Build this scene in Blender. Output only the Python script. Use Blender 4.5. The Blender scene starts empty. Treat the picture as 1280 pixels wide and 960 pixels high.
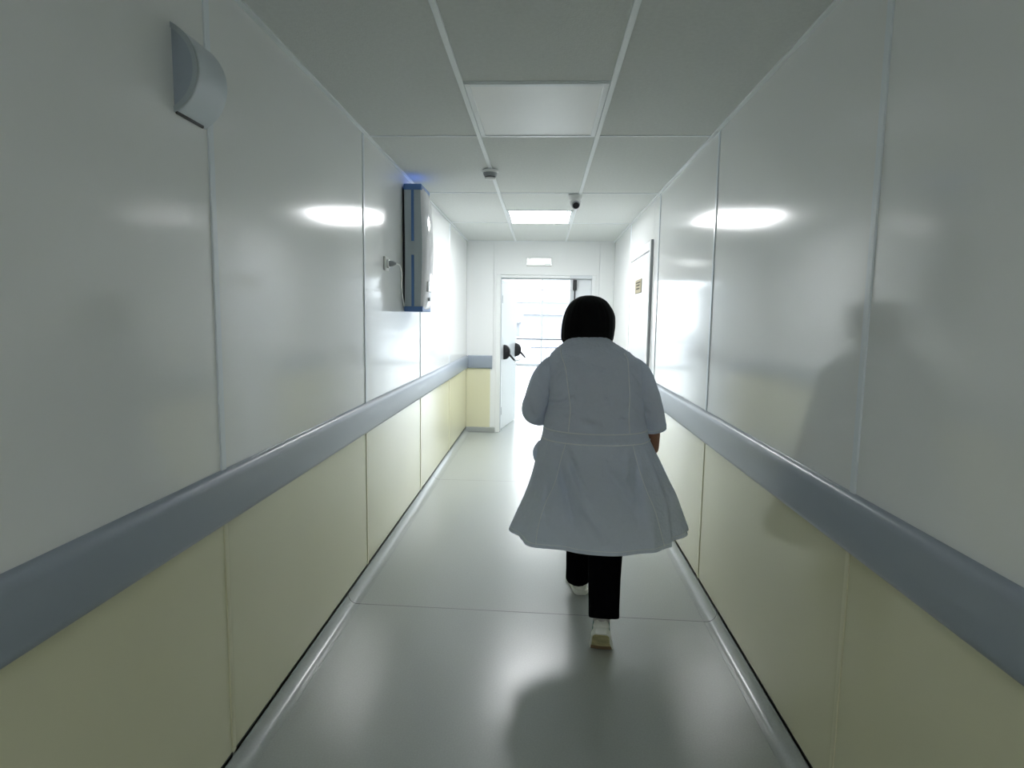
import bpy, bmesh, math, random
import numpy as np
from mathutils import Vector, Matrix
from mathutils.bvhtree import BVHTree
random.seed(7)
scene = bpy.context.scene
COL = scene.collection
PI = math.pi

# ------------------------------------------------------------------ camera
F_PX, PITCH, YAW, ROLL, CAM_X, CAM_Z = 743.29, .109, -.0497, .0144, .043, 1.4254
fw = Vector((math.sin(YAW)*math.cos(PITCH), math.cos(YAW)*math.cos(PITCH), -math.sin(PITCH)))
r0 = fw.cross(Vector((0, 0, 1))).normalized(); u0 = r0.cross(fw)
rv = r0*math.cos(ROLL)+u0*math.sin(ROLL); uv = u0*math.cos(ROLL)-r0*math.sin(ROLL)
cam_data = bpy.data.cameras.new('camera')
cam_data.sensor_width = 36; cam_data.sensor_fit = 'HORIZONTAL'
cam_data.lens = F_PX/1280*36
cam_data.clip_start = .05; cam_data.clip_end = 500
cam = bpy.data.objects.new('camera', cam_data); COL.objects.link(cam)
cam.matrix_world = Matrix(((rv.x, uv.x, -fw.x, CAM_X), (rv.y, uv.y, -fw.y, 0), (rv.z, uv.z, -fw.z, CAM_Z), (0, 0, 0, 1)))
scene.camera = cam

# ------------------------------------------------------------------ world, exposure
SKY = 2.2
PANEL = 10.0
REAR_FILL = 9.0  # strength of the added fill panel behind the viewer
LOBBY_FILL = 5.0  # strength of the fill panels added in the lobby
w = bpy.data.worlds.new('overcast_sky'); scene.world = w; w.use_nodes = True
bg = w.node_tree.nodes['Background']
bg.inputs[0].default_value = (.86, .93, 1, 1); bg.inputs[1].default_value = SKY
scene.view_settings.view_transform = 'Standard'
scene.view_settings.look = 'None'
scene.view_settings.exposure = 1.95
scene.view_settings.gamma = 1.0
scene.view_settings.use_curve_mapping = False
cy = scene.cycles
cy.use_denoising = True
cy.max_bounces = 12; cy.diffuse_bounces = 8; cy.glossy_bounces = 5; cy.transparent_max_bounces = 12
cy.sample_clamp_indirect = 8

# ------------------------------------------------------------------ materials
def mat(name, col, rough=.5, spec=.5, metal=0, bump=None, var=None, coat=0, emit=None, sheen=0):
    m = bpy.data.materials.new(name); m.use_nodes = True
    nt = m.node_tree; b = nt.nodes['Principled BSDF']
    b.inputs['Base Color'].default_value = (*col, 1); b.inputs['Roughness'].default_value = rough
    b.inputs['Specular IOR Level'].default_value = spec; b.inputs['Metallic'].default_value = metal
    b.inputs['Coat Weight'].default_value = coat
    if sheen: b.inputs['Sheen Weight'].default_value = sheen
    if emit:
        b.inputs['Emission Color'].default_value = (*emit[0], 1); b.inputs['Emission Strength'].default_value = emit[1]
    if bump or var:
        tc = nt.nodes.new('ShaderNodeTexCoord')
    if bump:
        scale, strength, dist = bump[:3]
        n = nt.nodes.new('ShaderNodeTexNoise'); n.inputs['Scale'].default_value = scale
        n.inputs['Detail'].default_value = bump[3] if len(bump) > 3 else 3
        nt.links.new(tc.outputs['Object'], n.inputs['Vector'])
        bp = nt.nodes.new('ShaderNodeBump'); bp.inputs['Strength'].default_value = strength; bp.inputs['Distance'].default_value = dist
        nt.links.new(n.outputs['Fac'], bp.inputs['Height']); nt.links.new(bp.outputs['Normal'], b.inputs['Normal'])
    if var:
        scale, amt = var
        n = nt.nodes.new('ShaderNodeTexNoise'); n.inputs['Scale'].default_value = scale; n.inputs['Detail'].default_value = 4
        nt.links.new(tc.outputs['Object'], n.inputs['Vector'])
        r = nt.nodes.new('ShaderNodeValToRGB')
        r.color_ramp.elements[0].position = .3; r.color_ramp.elements[1].position = .7
        r.color_ramp.elements[0].color = (*[c*(1-amt) for c in col], 1); r.color_ramp.elements[1].color = (*[min(1, c*(1+amt)) for c in col], 1)
        nt.links.new(n.outputs['Fac'], r.inputs[0]); nt.links.new(r.outputs[0], b.inputs['Base Color'])
    return m
M = {}
M['wall'] = mat('wall_panel_white', (.835, .85, .85), .12, .65, bump=(260, .05, .001))
M['end_wall'] = mat('end_wall_panel', (.83, .845, .845), .4, .3)
M['cream'] = mat('wall_panel_cream', (.71, .695, .50), .13, .5, bump=(260, .05, .001))
M['strip'] = mat('joint_strip_white', (.80, .85, .90), .25, .5)
M['cream_strip'] = mat('joint_strip_cream', (.68, .66, .47), .3, .5)
M['backing'] = mat('wall_backing', (.45, .46, .45), .8)
M['rail'] = mat('rail_grey_blue', (.30, .345, .405), .30, .5, bump=(500, .08, .001))
M['floor'] = mat('linoleum_grey', (.41, .44, .425), .27, .5, bump=(6, .02, .01), var=(160, .05))
M['cove'] = mat('linoleum_cove', (.39, .42, .41), .25, .5, var=(160, .05))
M['weld'] = mat('linoleum_weld', (.20, .20, .20), .5)
M['seal'] = mat('cove_seal_dark', (.06, .065, .06), .6)
M['tile'] = mat('ceiling_tile', (.68, .70, .685), .9, .2, bump=(140, .5, .003, 6), var=(60, .03))
M['grid'] = mat('ceiling_grid_white', (.80, .84, .86), .28, .5)
M['frame_white'] = mat('lamp_frame_white', (.84, .87, .9), .3)
M['diffuser_off'] = mat('lamp_diffuser_unlit', (.93, .93, .94), .35, .5, bump=(180, .25, .002))
M['lamp'] = mat('lamp_diffuser_lit', (.9, .9, .9), .4, emit=((.97, .985, 1), PANEL))
M['rear_fill'] = mat('rear_fill_diffuser', (.9, .9, .9), .4, emit=((.97, .985, 1), REAR_FILL))
M['lobby_fill'] = mat('lobby_fill_diffuser', (.9, .9, .9), .4, emit=((.97, .99, 1), LOBBY_FILL))
M['paint_white'] = mat('painted_white', (.84, .86, .86), .35)
M['door_white'] = mat('door_white_gloss', (.82, .85, .88), .16, .5)
M['alu'] = mat('aluminium_frame', (.66, .69, .72), .35, .5, .3)
M['alu_grey'] = mat('door_frame_grey', (.50, .54, .57), .35, .5)
M['black'] = mat('black_plastic', (.01, .01, .011), .35)
M['dark'] = mat('dark_rubber', (.045, .045, .05), .5)
M['steel'] = mat('brushed_steel', (.72, .74, .76), .25, .5, 1)
M['plastic'] = mat('white_plastic', (.78, .79, .78), .3)
M['grey_plastic'] = mat('grey_plastic', (.34, .36, .38), .4)
M['speaker'] = mat('speaker_white', (.62, .68, .74), .3)
M['speaker_dark'] = mat('speaker_grille_grey', (.36, .41, .48), .45, bump=(700, .4, .002))
M['housing'] = mat('purifier_grey', (.43, .49, .52), .4)
M['blue'] = mat('purifier_blue', (.09, .20, .46), .4)
M['gloss_white'] = mat('purifier_cover_gloss', (.82, .82, .86), .07, .5)
M['uv'] = mat('purifier_uv_slot', (.05, .1, .4), .5, emit=((.10, .25, .9), .30))
M['sign'] = mat('door_sign_beige', (.30, .275, .20), .8, .1)
M['sign_ink'] = mat('door_sign_ink', (.08, .075, .06), .8, .1)
M['exit_face'] = mat('exit_light_face', (.9, .9, .9), .4, emit=((.95, 1, 1), .45))
M['green_grey'] = mat('exit_light_mark', (.30, .36, .34), .5)
M['glassless'] = None
M['coat'] = mat('coat_white_cotton', (.76, .82, .94), .85, .2, bump=(9, .9, .05, 9))
M['seam'] = mat('coat_seam_thread', (.90, .94, 1.0), .8, .2)
M['trouser'] = mat('trousers_black', (.003, .003, .004), 1.0, .02)
M['skin'] = mat('skin_brown', (.30, .14, .085), .5, .4)
M['hair'] = mat('hair_black', (.002, .002, .0025), .7, .12, bump=(90, .3, .004))
M['shoe'] = mat('shoe_white', (.78, .80, .76), .55)
M['sole'] = mat('shoe_sole_cream', (.50, .45, .24), .6, var=(25, .25))
M['sole_dark'] = mat('shoe_tread_brown', (.22, .14, .08), .7)
M['teal'] = mat('shoe_teal', (.02, .16, .15), .5)
M['sock'] = mat('heel_collar_grey', (.55, .54, .55), .8)
M['eye'] = mat('eye_dark', (.02, .015, .01), .2)
M['lip'] = mat('lip', (.28, .08, .06), .5)
M['ground'] = mat('snowy_ground', (.42, .43, .44), .9, .1, var=(.3, .06))
M['house'] = mat('house_render_pale', (.30, .31, .325), .9, .1)
M['house_roof'] = mat('house_roof_grey', (.35, .36, .37), .9, .1)
M['house_pane'] = mat('house_window', (.26, .27, .29), .3)
M['fence'] = mat('railing_grey', (.13, .14, .16), .5)
M['mullion'] = mat('mullion_white', (.62, .64, .68), .4)
def glass():
    m = bpy.data.materials.new('window_glass'); m.use_nodes = True
    nt = m.node_tree; nt.nodes.remove(nt.nodes['Principled BSDF'])
    o = nt.nodes['Material Output']
    t = nt.nodes.new('ShaderNodeBsdfTransparent'); g = nt.nodes.new('ShaderNodeBsdfGlossy'); g.inputs['Roughness'].default_value = .01
    t.inputs[0].default_value = (.95, .96, .96, 1)
    f = nt.nodes.new('ShaderNodeFresnel'); f.inputs[0].default_value = 1.45
    x = nt.nodes.new('ShaderNodeMixShader')
    nt.links.new(f.outputs[0], x.inputs[0]); nt.links.new(t.outputs[0], x.inputs[1]); nt.links.new(g.outputs[0], x.inputs[2])
    nt.links.new(x.outputs[0], o.inputs[0])
    return m
M['glass'] = glass()
def let_through(m, amount, col):
    nt = m.node_tree; o = nt.nodes['Material Output']; b = nt.nodes['Principled BSDF']
    t = nt.nodes.new('ShaderNodeBsdfTranslucent'); t.inputs[0].default_value = (*col, 1)
    x = nt.nodes.new('ShaderNodeMixShader'); x.inputs[0].default_value = amount
    nt.links.new(b.outputs[0], x.inputs[1]); nt.links.new(t.outputs[0], x.inputs[2]); nt.links.new(x.outputs[0], o.inputs[0])
let_through(M['coat'], .30, (.72, .80, .95))

# ------------------------------------------------------------------ builders
class MB:
    """collects shapes into one mesh"""
    def __init__(s): s.v = []; s.f = []
    def add(s, v, f):
        n = len(s.v); s.v += [tuple(p) for p in v]; s.f += [tuple(i+n for i in q) for q in f]; return s
    def box(s, x0, x1, y0, y1, z0, z1, b=0, m=None):
        if b <= 0:
            v = [(x, y, z) for z in (z0, z1) for y in (y0, y1) for x in (x0, x1)]
            f = [(0, 2, 3, 1), (4, 5, 7, 6), (0, 1, 5, 4), (2, 6, 7, 3), (0, 4, 6, 2), (1, 3, 7, 5)]
        else:
            bm = bmesh.new(); bmesh.ops.create_cube(bm, size=1)
            for p in bm.verts: p.co = Vector(((x0+x1)/2+p.co.x*(x1-x0), (y0+y1)/2+p.co.y*(y1-y0), (z0+z1)/2+p.co.z*(z1-z0)))
            bmesh.ops.bevel(bm, geom=bm.edges[:], offset=b, segments=2 if b > .004 else 1, affect='EDGES', profile=.5)
            bm.verts.index_update()
            v = [p.co.copy() for p in bm.verts]; f = [[q.index for q in fa.verts] for fa in bm.faces]; bm.free()
        if m is not None: v = [m @ Vector(p) for p in v]
        return s.add(v, f)
    def loft(s, rings, cap0=True, cap1=True, closed=True):
        n = len(rings[0]); v = [p for r in rings for p in r]; f = []
        for i in range(len(rings)-1):
            for k in range(n if closed else n-1):
                a, b = i*n+k, i*n+(k+1) % n
                f.append((a, b, b+n, a+n))
        if cap0: f.append(tuple(range(n-1, -1, -1)))
        if cap1: f.append(tuple(range((len(rings)-1)*n, len(rings)*n)))
        return s.add(v, f)
    def tube(s, pts, rad, seg=10, cap=True, flat=None):
        pts = [Vector(p) for p in pts]; rad = rad if hasattr(rad, '__len__') else [rad]*len(pts)
        rings = []; up = None
        for i, p in enumerate(pts):
            d = (pts[min(i+1, len(pts)-1)]-pts[max(i-1, 0)]).normalized()
            if up is None:
                up = Vector((0, 0, 1)) if abs(d.z) < .9 else Vector((0, 1, 0))
            a = d.cross(up).normalized(); up = a.cross(d).normalized()
            rings.append([p+(a*math.cos(2*PI*k/seg)+up*math.sin(2*PI*k/seg))*rad[i] for k in range(seg)])
        return s.loft(rings, cap, cap)
    def prism(s, prof, axis, t0, t1):
        def pt(a, b, t): return {'x': (t, a, b), 'y': (a, t, b), 'z': (a, b, t)}[axis]
        return s.loft([[pt(a, b, t0) for a, b in prof], [pt(a, b, t1) for a, b in prof]])
    def lathe(s, prof, c, axis='z', seg=24):
        rings = []
        for r, h in prof:
            ring = []
            for k in range(seg):
                a = 2*PI*k/seg; x, y = r*math.cos(a), r*math.sin(a)
                ring.append((c[0]+x, c[1]+y, c[2]+h) if axis == 'z' else ((c[0]+h, c[1]+x, c[2]+y) if axis == 'x' else (c[0]+x, c[1]+h, c[2]+y)))
            rings.append(ring)
        return s.loft(rings)
    def mesh(s, name, m, smooth=False):
        me = bpy.data.meshes.new(name); me.from_pydata(s.v, [], s.f); me.validate()
        bm = bmesh.new(); bm.from_mesh(me); bmesh.ops.recalc_face_normals(bm, faces=bm.faces); bm.to_mesh(me); bm.free()
        if m: me.materials.append(m)
        if smooth:
            if smooth is True: me.shade_smooth()
            else: me.set_sharp_from_angle(angle=smooth) if False else me.shade_smooth(); me.set_sharp_from_angle(angle=smooth if smooth is not True else PI)
        return me
    def build(s, name, m, parent=None, smooth=False):
        return link(name, s.mesh(name, m, smooth), parent)
def link(name, me, parent=None, loc=None):
    o = bpy.data.objects.new(name, me); COL.objects.link(o)
    if parent is not None: o.parent = parent; 
    if loc is not None: o.location = loc
    return o
def tag(o, label, cat, group=None, kind=None):
    o['label'] = label; o['category'] = cat
    if group: o['group'] = group
    if kind: o['kind'] = kind
    return o
def empty(name, loc=(0, 0, 0)):
    o = bpy.data.objects.new(name, None); COL.objects.link(o); o.location = loc; o.empty_display_size = .1; return o
def root(name, loc, label, cat, group=None, kind=None):
    return tag(empty(name, loc), label, cat, group, kind)
def part(mb, name, m, parent, smooth=False):
    """child whose vertices were given in world coordinates"""
    o = mb.build(name, m, parent, smooth)
    p = Vector((0, 0, 0)); q = parent
    while q is not None: p += q.location; q = q.parent
    o.data.transform(Matrix.Translation(-p)); return o
SM = math.radians(35)

# ------------------------------------------------------------------ setting: dimensions
HW, H = .9, 2.3655
YR, YE = -5.7, 7.39            # rear end and end wall of the corridor
LB0, LB1 = 7.55, 18.37         # the lobby beyond the doors
RT, RB = .967, .805            # crash rail
CV = .062                      # top of coved skirting
JL = [1.688+1.4426*k for k in range(-5, 4)]
JR = [1.628+1.4717*k for k in range(-4, 4)]
D2a, D2b = 4.81, 5.985         # door in the right wall

floor = tag(MB().box(-1.0, 1.0, YR-.2, LB0, -.06, 0).build('floor', M['floor']), 'grey linoleum floor of the corridor with welded seams', 'floor', kind='structure')
lobby_floor = tag(MB().box(-3.4, 3.4, LB0, LB1+.1, -.06, 0).build('floor_lobby', M['floor']), 'bright floor of the lobby beyond the double doors', 'floor', kind='structure')
for ys, tilt in ((2.77, -.045), (5.12, .0)):
    mb = MB(); mb.loft([[(-.845, ys-tilt/2-.002, .0004), (-.845, ys-tilt/2+.002, .0004), (-.845, ys-tilt/2+.002, -.001), (-.845, ys-tilt/2-.002, -.001)],
                        [(.845, ys+tilt/2-.002, .0004), (.845, ys+tilt/2+.002, .0004), (.845, ys+tilt/2+.002, -.001), (.845, ys+tilt/2-.002, -.001)]])
    mb.build('seam_weld', M['weld'], floor)

# coved skirting
def cove(sign, y0, y1, seams, name, label):
    prof = []
    R = .048
    for k in range(9):
        a = PI/2*k/8
        prof.append((HW-R+R*math.sin(a), .0008+R-R*math.cos(a)))
    prof = [(HW-R-.012, .0008)]+prof+[(HW, CV), (HW+.01, CV), (HW+.01, -.01), (HW-R-.012, -.01)]
    prof = [(sign*a, b) for a, b in prof]
    o = tag(MB().prism(prof, 'y', y0, y1).build(name, M['cove'], smooth=SM), label, 'skirting', kind='structure')
    MB().box(min(sign*(HW-.001), sign*(HW+.01)), max(sign*(HW-.001), sign*(HW+.01)), y0, y1, CV, CV+.005).build('sealant_bead', M['seal'], o)
    for ys in seams:
        pts = [(sign*(HW-R-.012), ys, .001)]+[(sign*(HW-R+R*math.sin(PI/2*k/8)), ys+.004*k/8, .0008+R-R*math.cos(PI/2*k/8)) for k in range(9)]+[(sign*HW, ys+.006, CV)]
        MB().tube(pts, .0016, 6).build('seam_weld', M['weld'], o, True)
    return o
cove(-1, YR, YE, (2.79, 5.12), 'baseboard_left', 'grey coved skirting along the foot of the left wall')
cove(1, YR, D2a-.01, (2.745,), 'baseboard_right', 'grey coved skirting along the foot of the right wall')
cove(1, D2b+.01, YE, (), 'baseboard_right', 'short grey coved skirting past the door in the right wall')
o = tag(MB().box(-HW, -.535, YE-.03, YE+.002, 0, CV, .008).build('baseboard_end', M['cove']), 'grey skirting below the cream panel beside the double doors', 'skirting', kind='structure')

# side walls: backing + upper and lower panels + joint strips, each a part
def side_wall(sign, name, joints, label, skip=None):
    x0, x1 = sorted((sign*(HW+.018), sign*(HW+.16)))
    if skip is None:
        mb = MB().box(x0, x1, YR-.2, LB0, 0, H+.12)
    else:
        mb = MB().box(x0, x1, YR-.2, skip[0], 0, H+.12).box(x0, x1, skip[1], LB0, 0, H+.12).box(x0, x1, skip[0], skip[1], 2.06, H+.12)
    wl = tag(mb.build(name, M['backing']), label, 'wall', kind='structure')
    xa, xb = sorted((sign*HW, sign*(HW+.018)))
    edges = [YR]+[j for j in joints if YR+.1 < j < YE-.02]+[YE]
    zm = .88
    for a, b in zip(edges[:-1], edges[1:]):
        segs = [(a+.004, b-.004)]
        if skip and a < skip[1] and b > skip[0]:
            segs = [(a+.004, skip[0]), (skip[1], b-.004)]
            MB().box(xa, xb, skip[0], skip[1], 2.06, H+.05).build('upper_panel', M['wall'], wl)
        for p, q in segs:
            MB().box(xa, xb, p, q, zm+.001, H+.05, .0015).build('upper_panel', M['wall'], wl)
            MB().box(xa, xb, p, q, CV-.02, zm, .0015).build('lower_panel', M['cream'], wl)
    for j in edges[1:-1]:
        xs, xe = sorted((sign*(HW-.005), sign*(HW+.01)))
        if skip and skip[0]-.02 < j < skip[1]+.02: continue
        MB().box(xs, xe, j-.013, j+.013, zm, H, .0015).build('joint_strip', M['strip'], wl)
        MB().box(sorted((sign*(HW-.0035), sign*(HW+.01)))[0], sorted((sign*(HW-.0035), sign*(HW+.01)))[1], j-.010, j+.010, CV, zm, .0012).build('joint_strip', M['cream_strip'], wl)
    return wl
side_wall(-1, 'wall_left', JL, 'glossy white panelled left wall with cream lower panels')
wr = side_wall(1, 'wall_right', JR, 'glossy white panelled right wall with cream lower panels and a door', (D2a, D2b))
def rail(sign, y0, y1, name, label):
    prof = [(HW+.002, RT), (HW-.010, RT-.001), (HW-.020, RT-.012), (HW-.026, RT-.030), (HW-.026, RB+.022), (HW-.020, RB+.006), (HW-.010, RB), (HW+.002, RB)]
    return tag(MB().prism([(sign*a, b) for a, b in prof], 'y', y0, y1).build(name, M['rail'], smooth=math.radians(50)), label, 'crash rail', kind='structure')
rail(-1, YR, YE, 'trim_1', 'long grey-blue crash rail along the left wall')
rail(1, YR, D2a-.03, 'trim_2', 'long grey-blue crash rail along the right wall')
rail(1, D2b+.03, YE, 'trim_3', 'short grey-blue crash rail past the door in the right wall')
prof = [(YE, RT), (YE-.012, RT-.001), (YE-.022, RT-.012), (YE-.028, RT-.03), (YE-.028, RB+.022), (YE-.022, RB+.006), (YE-.01, RB), (YE, RB)]
tag(MB().prism(prof, 'x', -HW+.02, -.585).box(-.587, -.575, YE-.03, YE, RB-.002, RT+.002, .004).build('trim_4', M['rail'], smooth=math.radians(50)), 'short pale crash rail on the end wall beside the doors', 'crash rail', kind='structure')

# end wall with the door opening
OX0, OX1, OZ = -.535, .685, 1.965
we = tag(MB().box(-1.05, OX0, YE+.014, LB0, 0, H+.12).box(OX1, 1.05, YE+.014, LB0, 0, H+.12).box(OX0, OX1, YE+.014, LB0, OZ, H+.12).build('wall_end', M['paint_white']), 'white end wall around the double doors', 'wall', kind='structure')
for (a, b, c, d, m) in ((-HW, -.567, .88, H, 'end_wall'), (-HW, -.60, CV, .878, 'cream'), (-.60, OX0, 0, .878, 'paint_white'), (-.563, OX0, .88, H, 'end_wall'), (OX0, .721, OZ, H, 'end_wall'), (.725, HW, 0, H, 'end_wall'), (OX1, .721, 0, OZ, 'end_wall')):
    MB().box(a, b, YE, YE+.014, c, d, .001).build('wall_panel', M[m], we)
# rear end wall, behind the photographer
tag(MB().box(-1.05, 1.05, YR-.2, YR, 0, H+.12).build('wall_rear', M['paint_white']), 'white wall closing the corridor behind the viewer', 'wall', kind='structure')

# ceiling: slab, tiles, grid
ceiling = tag(MB().box(-1.06, 1.06, YR-.2, LB0, H+.12, H+.2).build('ceiling', M['backing']), 'suspended ceiling of long pale tiles in a white grid', 'ceiling', kind='structure')
GX, ROW0, ROWL = .3055, 3.2001, 1.3987
rows = [ROW0+ROWL*k for k in range(-7, 4)]
rows = [max(r, YR) for r in rows if r > YR-ROWL+.1]; rows[-1] = YE
TH = .015
side_me = {}
def tile(x0, x1, y0, y1):
    k = (round(x1-x0, 3), round(y1-y0, 3))
    if k not in side_me:
        side_me[k] = MB().box(-k[0]/2, k[0]/2, -k[1]/2, k[1]/2, 0, TH, .002).mesh('ceiling_tile', M['tile'])
    link('ceiling_tile', side_me[k], ceiling, ((x0+x1)/2, (y0+y1)/2, H+.004))
lamp_bays = []
for i, (a, b) in enumerate(zip(rows[:-1], rows[1:])):
    for sg in (-1, 1):
        x = sorted((sg*(GX+.004), sg*(HW-.004))); tile(x[0], x[1], a+.003, b-.003)
    k = round((a-ROW0)/ROWL)
    if k % 2 == 1 and b-a > 1.2:      # every second bay holds a square lamp in its far half
        tile(-GX+.004, GX-.004, a+.003, b-.71); lamp_bays.append((k, b-.705, b-.006))
        MB().box(-GX, GX, b-.712, b-.703, H, H+.02).build('grid_bar', M['grid'], ceiling)
    else:
        tile(-GX+.004, GX-.004, a+.003, b-.003)
for sg in (-1, 1):
    MB().box(sg*GX-.011, sg*GX+.011, YR, YE, H-.003, H+.02, .001).build('grid_bar', M['grid'], ceiling)
    x = sorted((sg*(HW-.02), sg*HW)); MB().box(x[0], x[1], YR, YE, H-.003, H+.02, .001).build('wall_angle', M['grid'], ceiling)
for r in rows[1:-1]:
    for (a, b) in ((-HW+.02, -GX-.011), (-GX+.011, GX-.011), (GX+.011, HW-.02)):
        MB().box(a, b, r-.007, r+.007, H-.001, H+.02, .001).build('grid_bar', M['grid'], ceiling)
MB().box(-HW, HW, YE-.016, YE, H-.002, H+.02, .001).build('wall_angle', M['grid'], ceiling)
def ceiling_light(y0, y1, m, label):
    c = (0, (y0+y1)/2, H)
    t = root('ceiling_light', c, label, 'ceiling light')
    x0, x1 = -GX+.013, GX-.013; fwid = .024
    part(MB().box(x0, x1, y0, y0+fwid, H-.006, H+.03, .002).box(x0, x1, y1-fwid, y1, H-.006, H+.03, .002).box(x0, x0+fwid, y0+fwid, y1-fwid, H-.006, H+.03, .002).box(x1-fwid, x1, y0+fwid, y1-fwid, H-.006, H+.03, .002), 'frame', M['frame_white'], t)
    part(MB().box(x0+fwid-.002, x1-fwid+.002, y0+fwid-.002, y1-fwid+.002, H-.002, H+.012), 'diffuser', m, t)
for k, a, b in lamp_bays:
    if k == 1: ceiling_light(a, b, M['lamp'], 'square ceiling light switched on, bright white, near the double doors')
    elif k == -1: ceiling_light(a, b, M['diffuser_off'], 'square ceiling light switched off, pale grey diffuser in white frame')
    elif k == -5: ceiling_light(a, b, M['rear_fill'], 'unseen square fill light added to the ceiling behind the viewer')  # added out of view to brighten the near corridor
    else: ceiling_light(a, b, M['diffuser_off'], 'square unlit ceiling light above the viewer' if k == -3 else 'square unlit ceiling light at the rear end of the corridor')

# ------------------------------------------------------------------ double doors (door_1)
d1 = root('door_1', (0, YE, 0), 'white double door with black panic bar fittings, one leaf open', 'door', kind='structure')
FY0, FY1 = YE-.006, LB0-.03
part(MB().box(OX0, OX0+.055, FY0, FY1, 0, OZ, .003), 'frame_jamb', M['paint_white'], d1)
part(MB().box(OX0+.055, OX0+.068, FY0+.05, FY1, 0, 1.915, .002), 'frame_stop', M['alu'], d1)
part(MB().box(OX1-.05, OX1, FY0, FY1, 0, OZ, .003), 'frame_jamb', M['paint_white'], d1)
part(MB().box(OX0+.055, .37, FY0+.03, FY1, 1.93, OZ, .003), 'frame_head', M['paint_white'], d1)
part(MB().box(OX0+.055, .37, FY0+.06, FY1, 1.912, 1.93, .002), 'frame_head_stop', M['alu_grey'], d1)
part(MB().box(.37, OX1-.05, FY0-.004, FY1, 1.925, OZ, .003), 'frame_head', M['alu'], d1)
# fixed narrow leaf
fl = part(MB().box(.395, OX1-.05, YE+.055, YE+.10, .008, 1.925, .003), 'fixed_leaf', M['door_white'], d1)
part(MB().box(.37, .415, YE+.048, YE+.107, .008, 1.925, .003), 'leaf_edge_stile', M['alu'], d1)
part(MB().box(.405, .452, YE+.0, YE+.055, 1.785, 1.91, .006), 'latch_box', M['black'], d1)
part(MB().tube([(.43, YE+.03, 1.79), (.43, YE+.03, 1.06)], .009, 10), 'latch_rod', M['dark'], d1, True)
part(MB().box(.405, .455, YE-.02, YE+.055, .9, 1.08, .008), 'panic_bar_box', M['black'], d1)
part(MB().box(.585, .635, YE-.02, YE+.055, .9, 1.08, .008), 'panic_bar_box', M['black'], d1)
part(MB().tube([(.43, YE-.05, .96), (.61, YE-.05, .96)], .012, 10), 'panic_bar', M['steel'], d1, True)
# open leaf, hinged on the left jamb, swung into the lobby
hx, hy = OX0+.069, FY1+.02
dv = Vector((.150, .84, 0)).normalized(); nv = Vector((dv.y, -dv.x, 0))
lm = Matrix(((dv.x, nv.x, 0, hx), (dv.y, nv.y, 0, hy), (0, 0, 1, 0), (0, 0, 0, 1)))   # x along leaf, y out of its visible face
LL = .83
def lbox(mb, a): return mb.box(*a[:6], a[6] if len(a) > 6 else 0, lm)
leaf = part(lbox(MB(), (0, LL, -.045, 0, .012, 1.91, .003)), 'open_leaf', M['door_white'], d1)
part(lbox(MB(), (-.012, .0, -.03, .006, 1.62, 1.72, .002)), 'hinge', M['grey_plastic'], d1)
part(lbox(MB(), (-.012, .0, -.03, .006, .2, .30, .002)), 'hinge', M['grey_plastic'], d1)
for s0 in (.10, LL-.07):
    mb = MB(); seg = 14
    rings = []
    for yy in (s0-.026, s0-.02, s0+.02, s0+.026):
        k = .86 if yy in (s0-.026, s0+.026) else 1
        ring = [(lm @ Vector((yy, .001+.085*k*max(0, math.sin(PI*i/seg))**.8, 1.0+.095*k*math.cos(PI*i/seg)))) for i in range(seg+1)]
        rings.append(ring)
    mb.loft(rings)
    part(mb, 'panic_bar_box', M['black'], d1, SM)
    pa, pb = lm @ Vector((s0, .06, .985)), lm @ Vector((s0, .155, .885))
    part(MB().tube([pa, pb], [.017, .011], 10), 'panic_bar_arm', M['black'], d1, True)
part(MB().tube([lm @ Vector((.085, .150, .888)), lm @ Vector((LL-.055, .150, .888))], .011, 12), 'panic_bar', M['steel'], d1, True)

# emergency light above the doors
ex = root('exit_light', (-.0135, YE, 2.121), 'small lit emergency light box on the end wall above the doors', 'sign')
part(MB().box(-.168, .141, YE-.05, YE, 2.074, 2.168, .006), 'housing', M['plastic'], ex)
part(MB().box(-.158, .131, YE-.054, YE-.045, 2.083, 2.159, .002), 'lit_face', M['exit_face'], ex)
part(MB().box(-.152, -.11, YE-.0555, YE-.052, 2.147, 2.156), 'corner_mark', M['green_grey'], ex)
part(MB().add([(.125, YE-.056, 2.086), (.02, YE-.056, 2.086), (.06, YE-.056, 2.097), (.125, YE-.056, 2.101), (.125, YE-.053, 2.086), (.02, YE-.053, 2.086), (.06, YE-.053, 2.097), (.125, YE-.053, 2.101)],
              [(0, 1, 2, 3), (4, 7, 6, 5), (0, 3, 7, 4), (1, 5, 6, 2), (2, 6, 7, 3), (0, 4, 5, 1)]), 'corner_mark', M['green_grey'], ex)

# ------------------------------------------------------------------ door in the right wall (door_2)
d2 = root('door_2', (HW, (D2a+D2b)/2, 0), 'closed white door in the right wall with painted edge shade and small sign', 'door', kind='structure')
PX = HW-.022
part(MB().box(PX, HW+.1, D2a, D2a+.05, 0, 2.06, .002), 'frame_jamb', M['paint_white'], d2)
part(MB().box(PX+.004, HW+.012, D2a-.008, D2a+.001, 0, 2.062, .001), 'edge_shade', M['grey_plastic'], d2)  # grey strip paints the shade on the frame's near side
part(MB().box(PX+.006, HW+.1, D2b-.05, D2b, 0, 2.06, .002), 'frame_jamb', M['paint_white'], d2)
part(MB().box(PX+.006, HW+.1, D2a+.05, D2b-.05, 1.99, 2.06, .002), 'frame_head', M['paint_white'], d2)
part(MB().box(HW-.008, HW+.04, D2a+.055, D2b-.055, .008, 1.982, .002), 'leaf', M['door_white'], d2)
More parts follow.
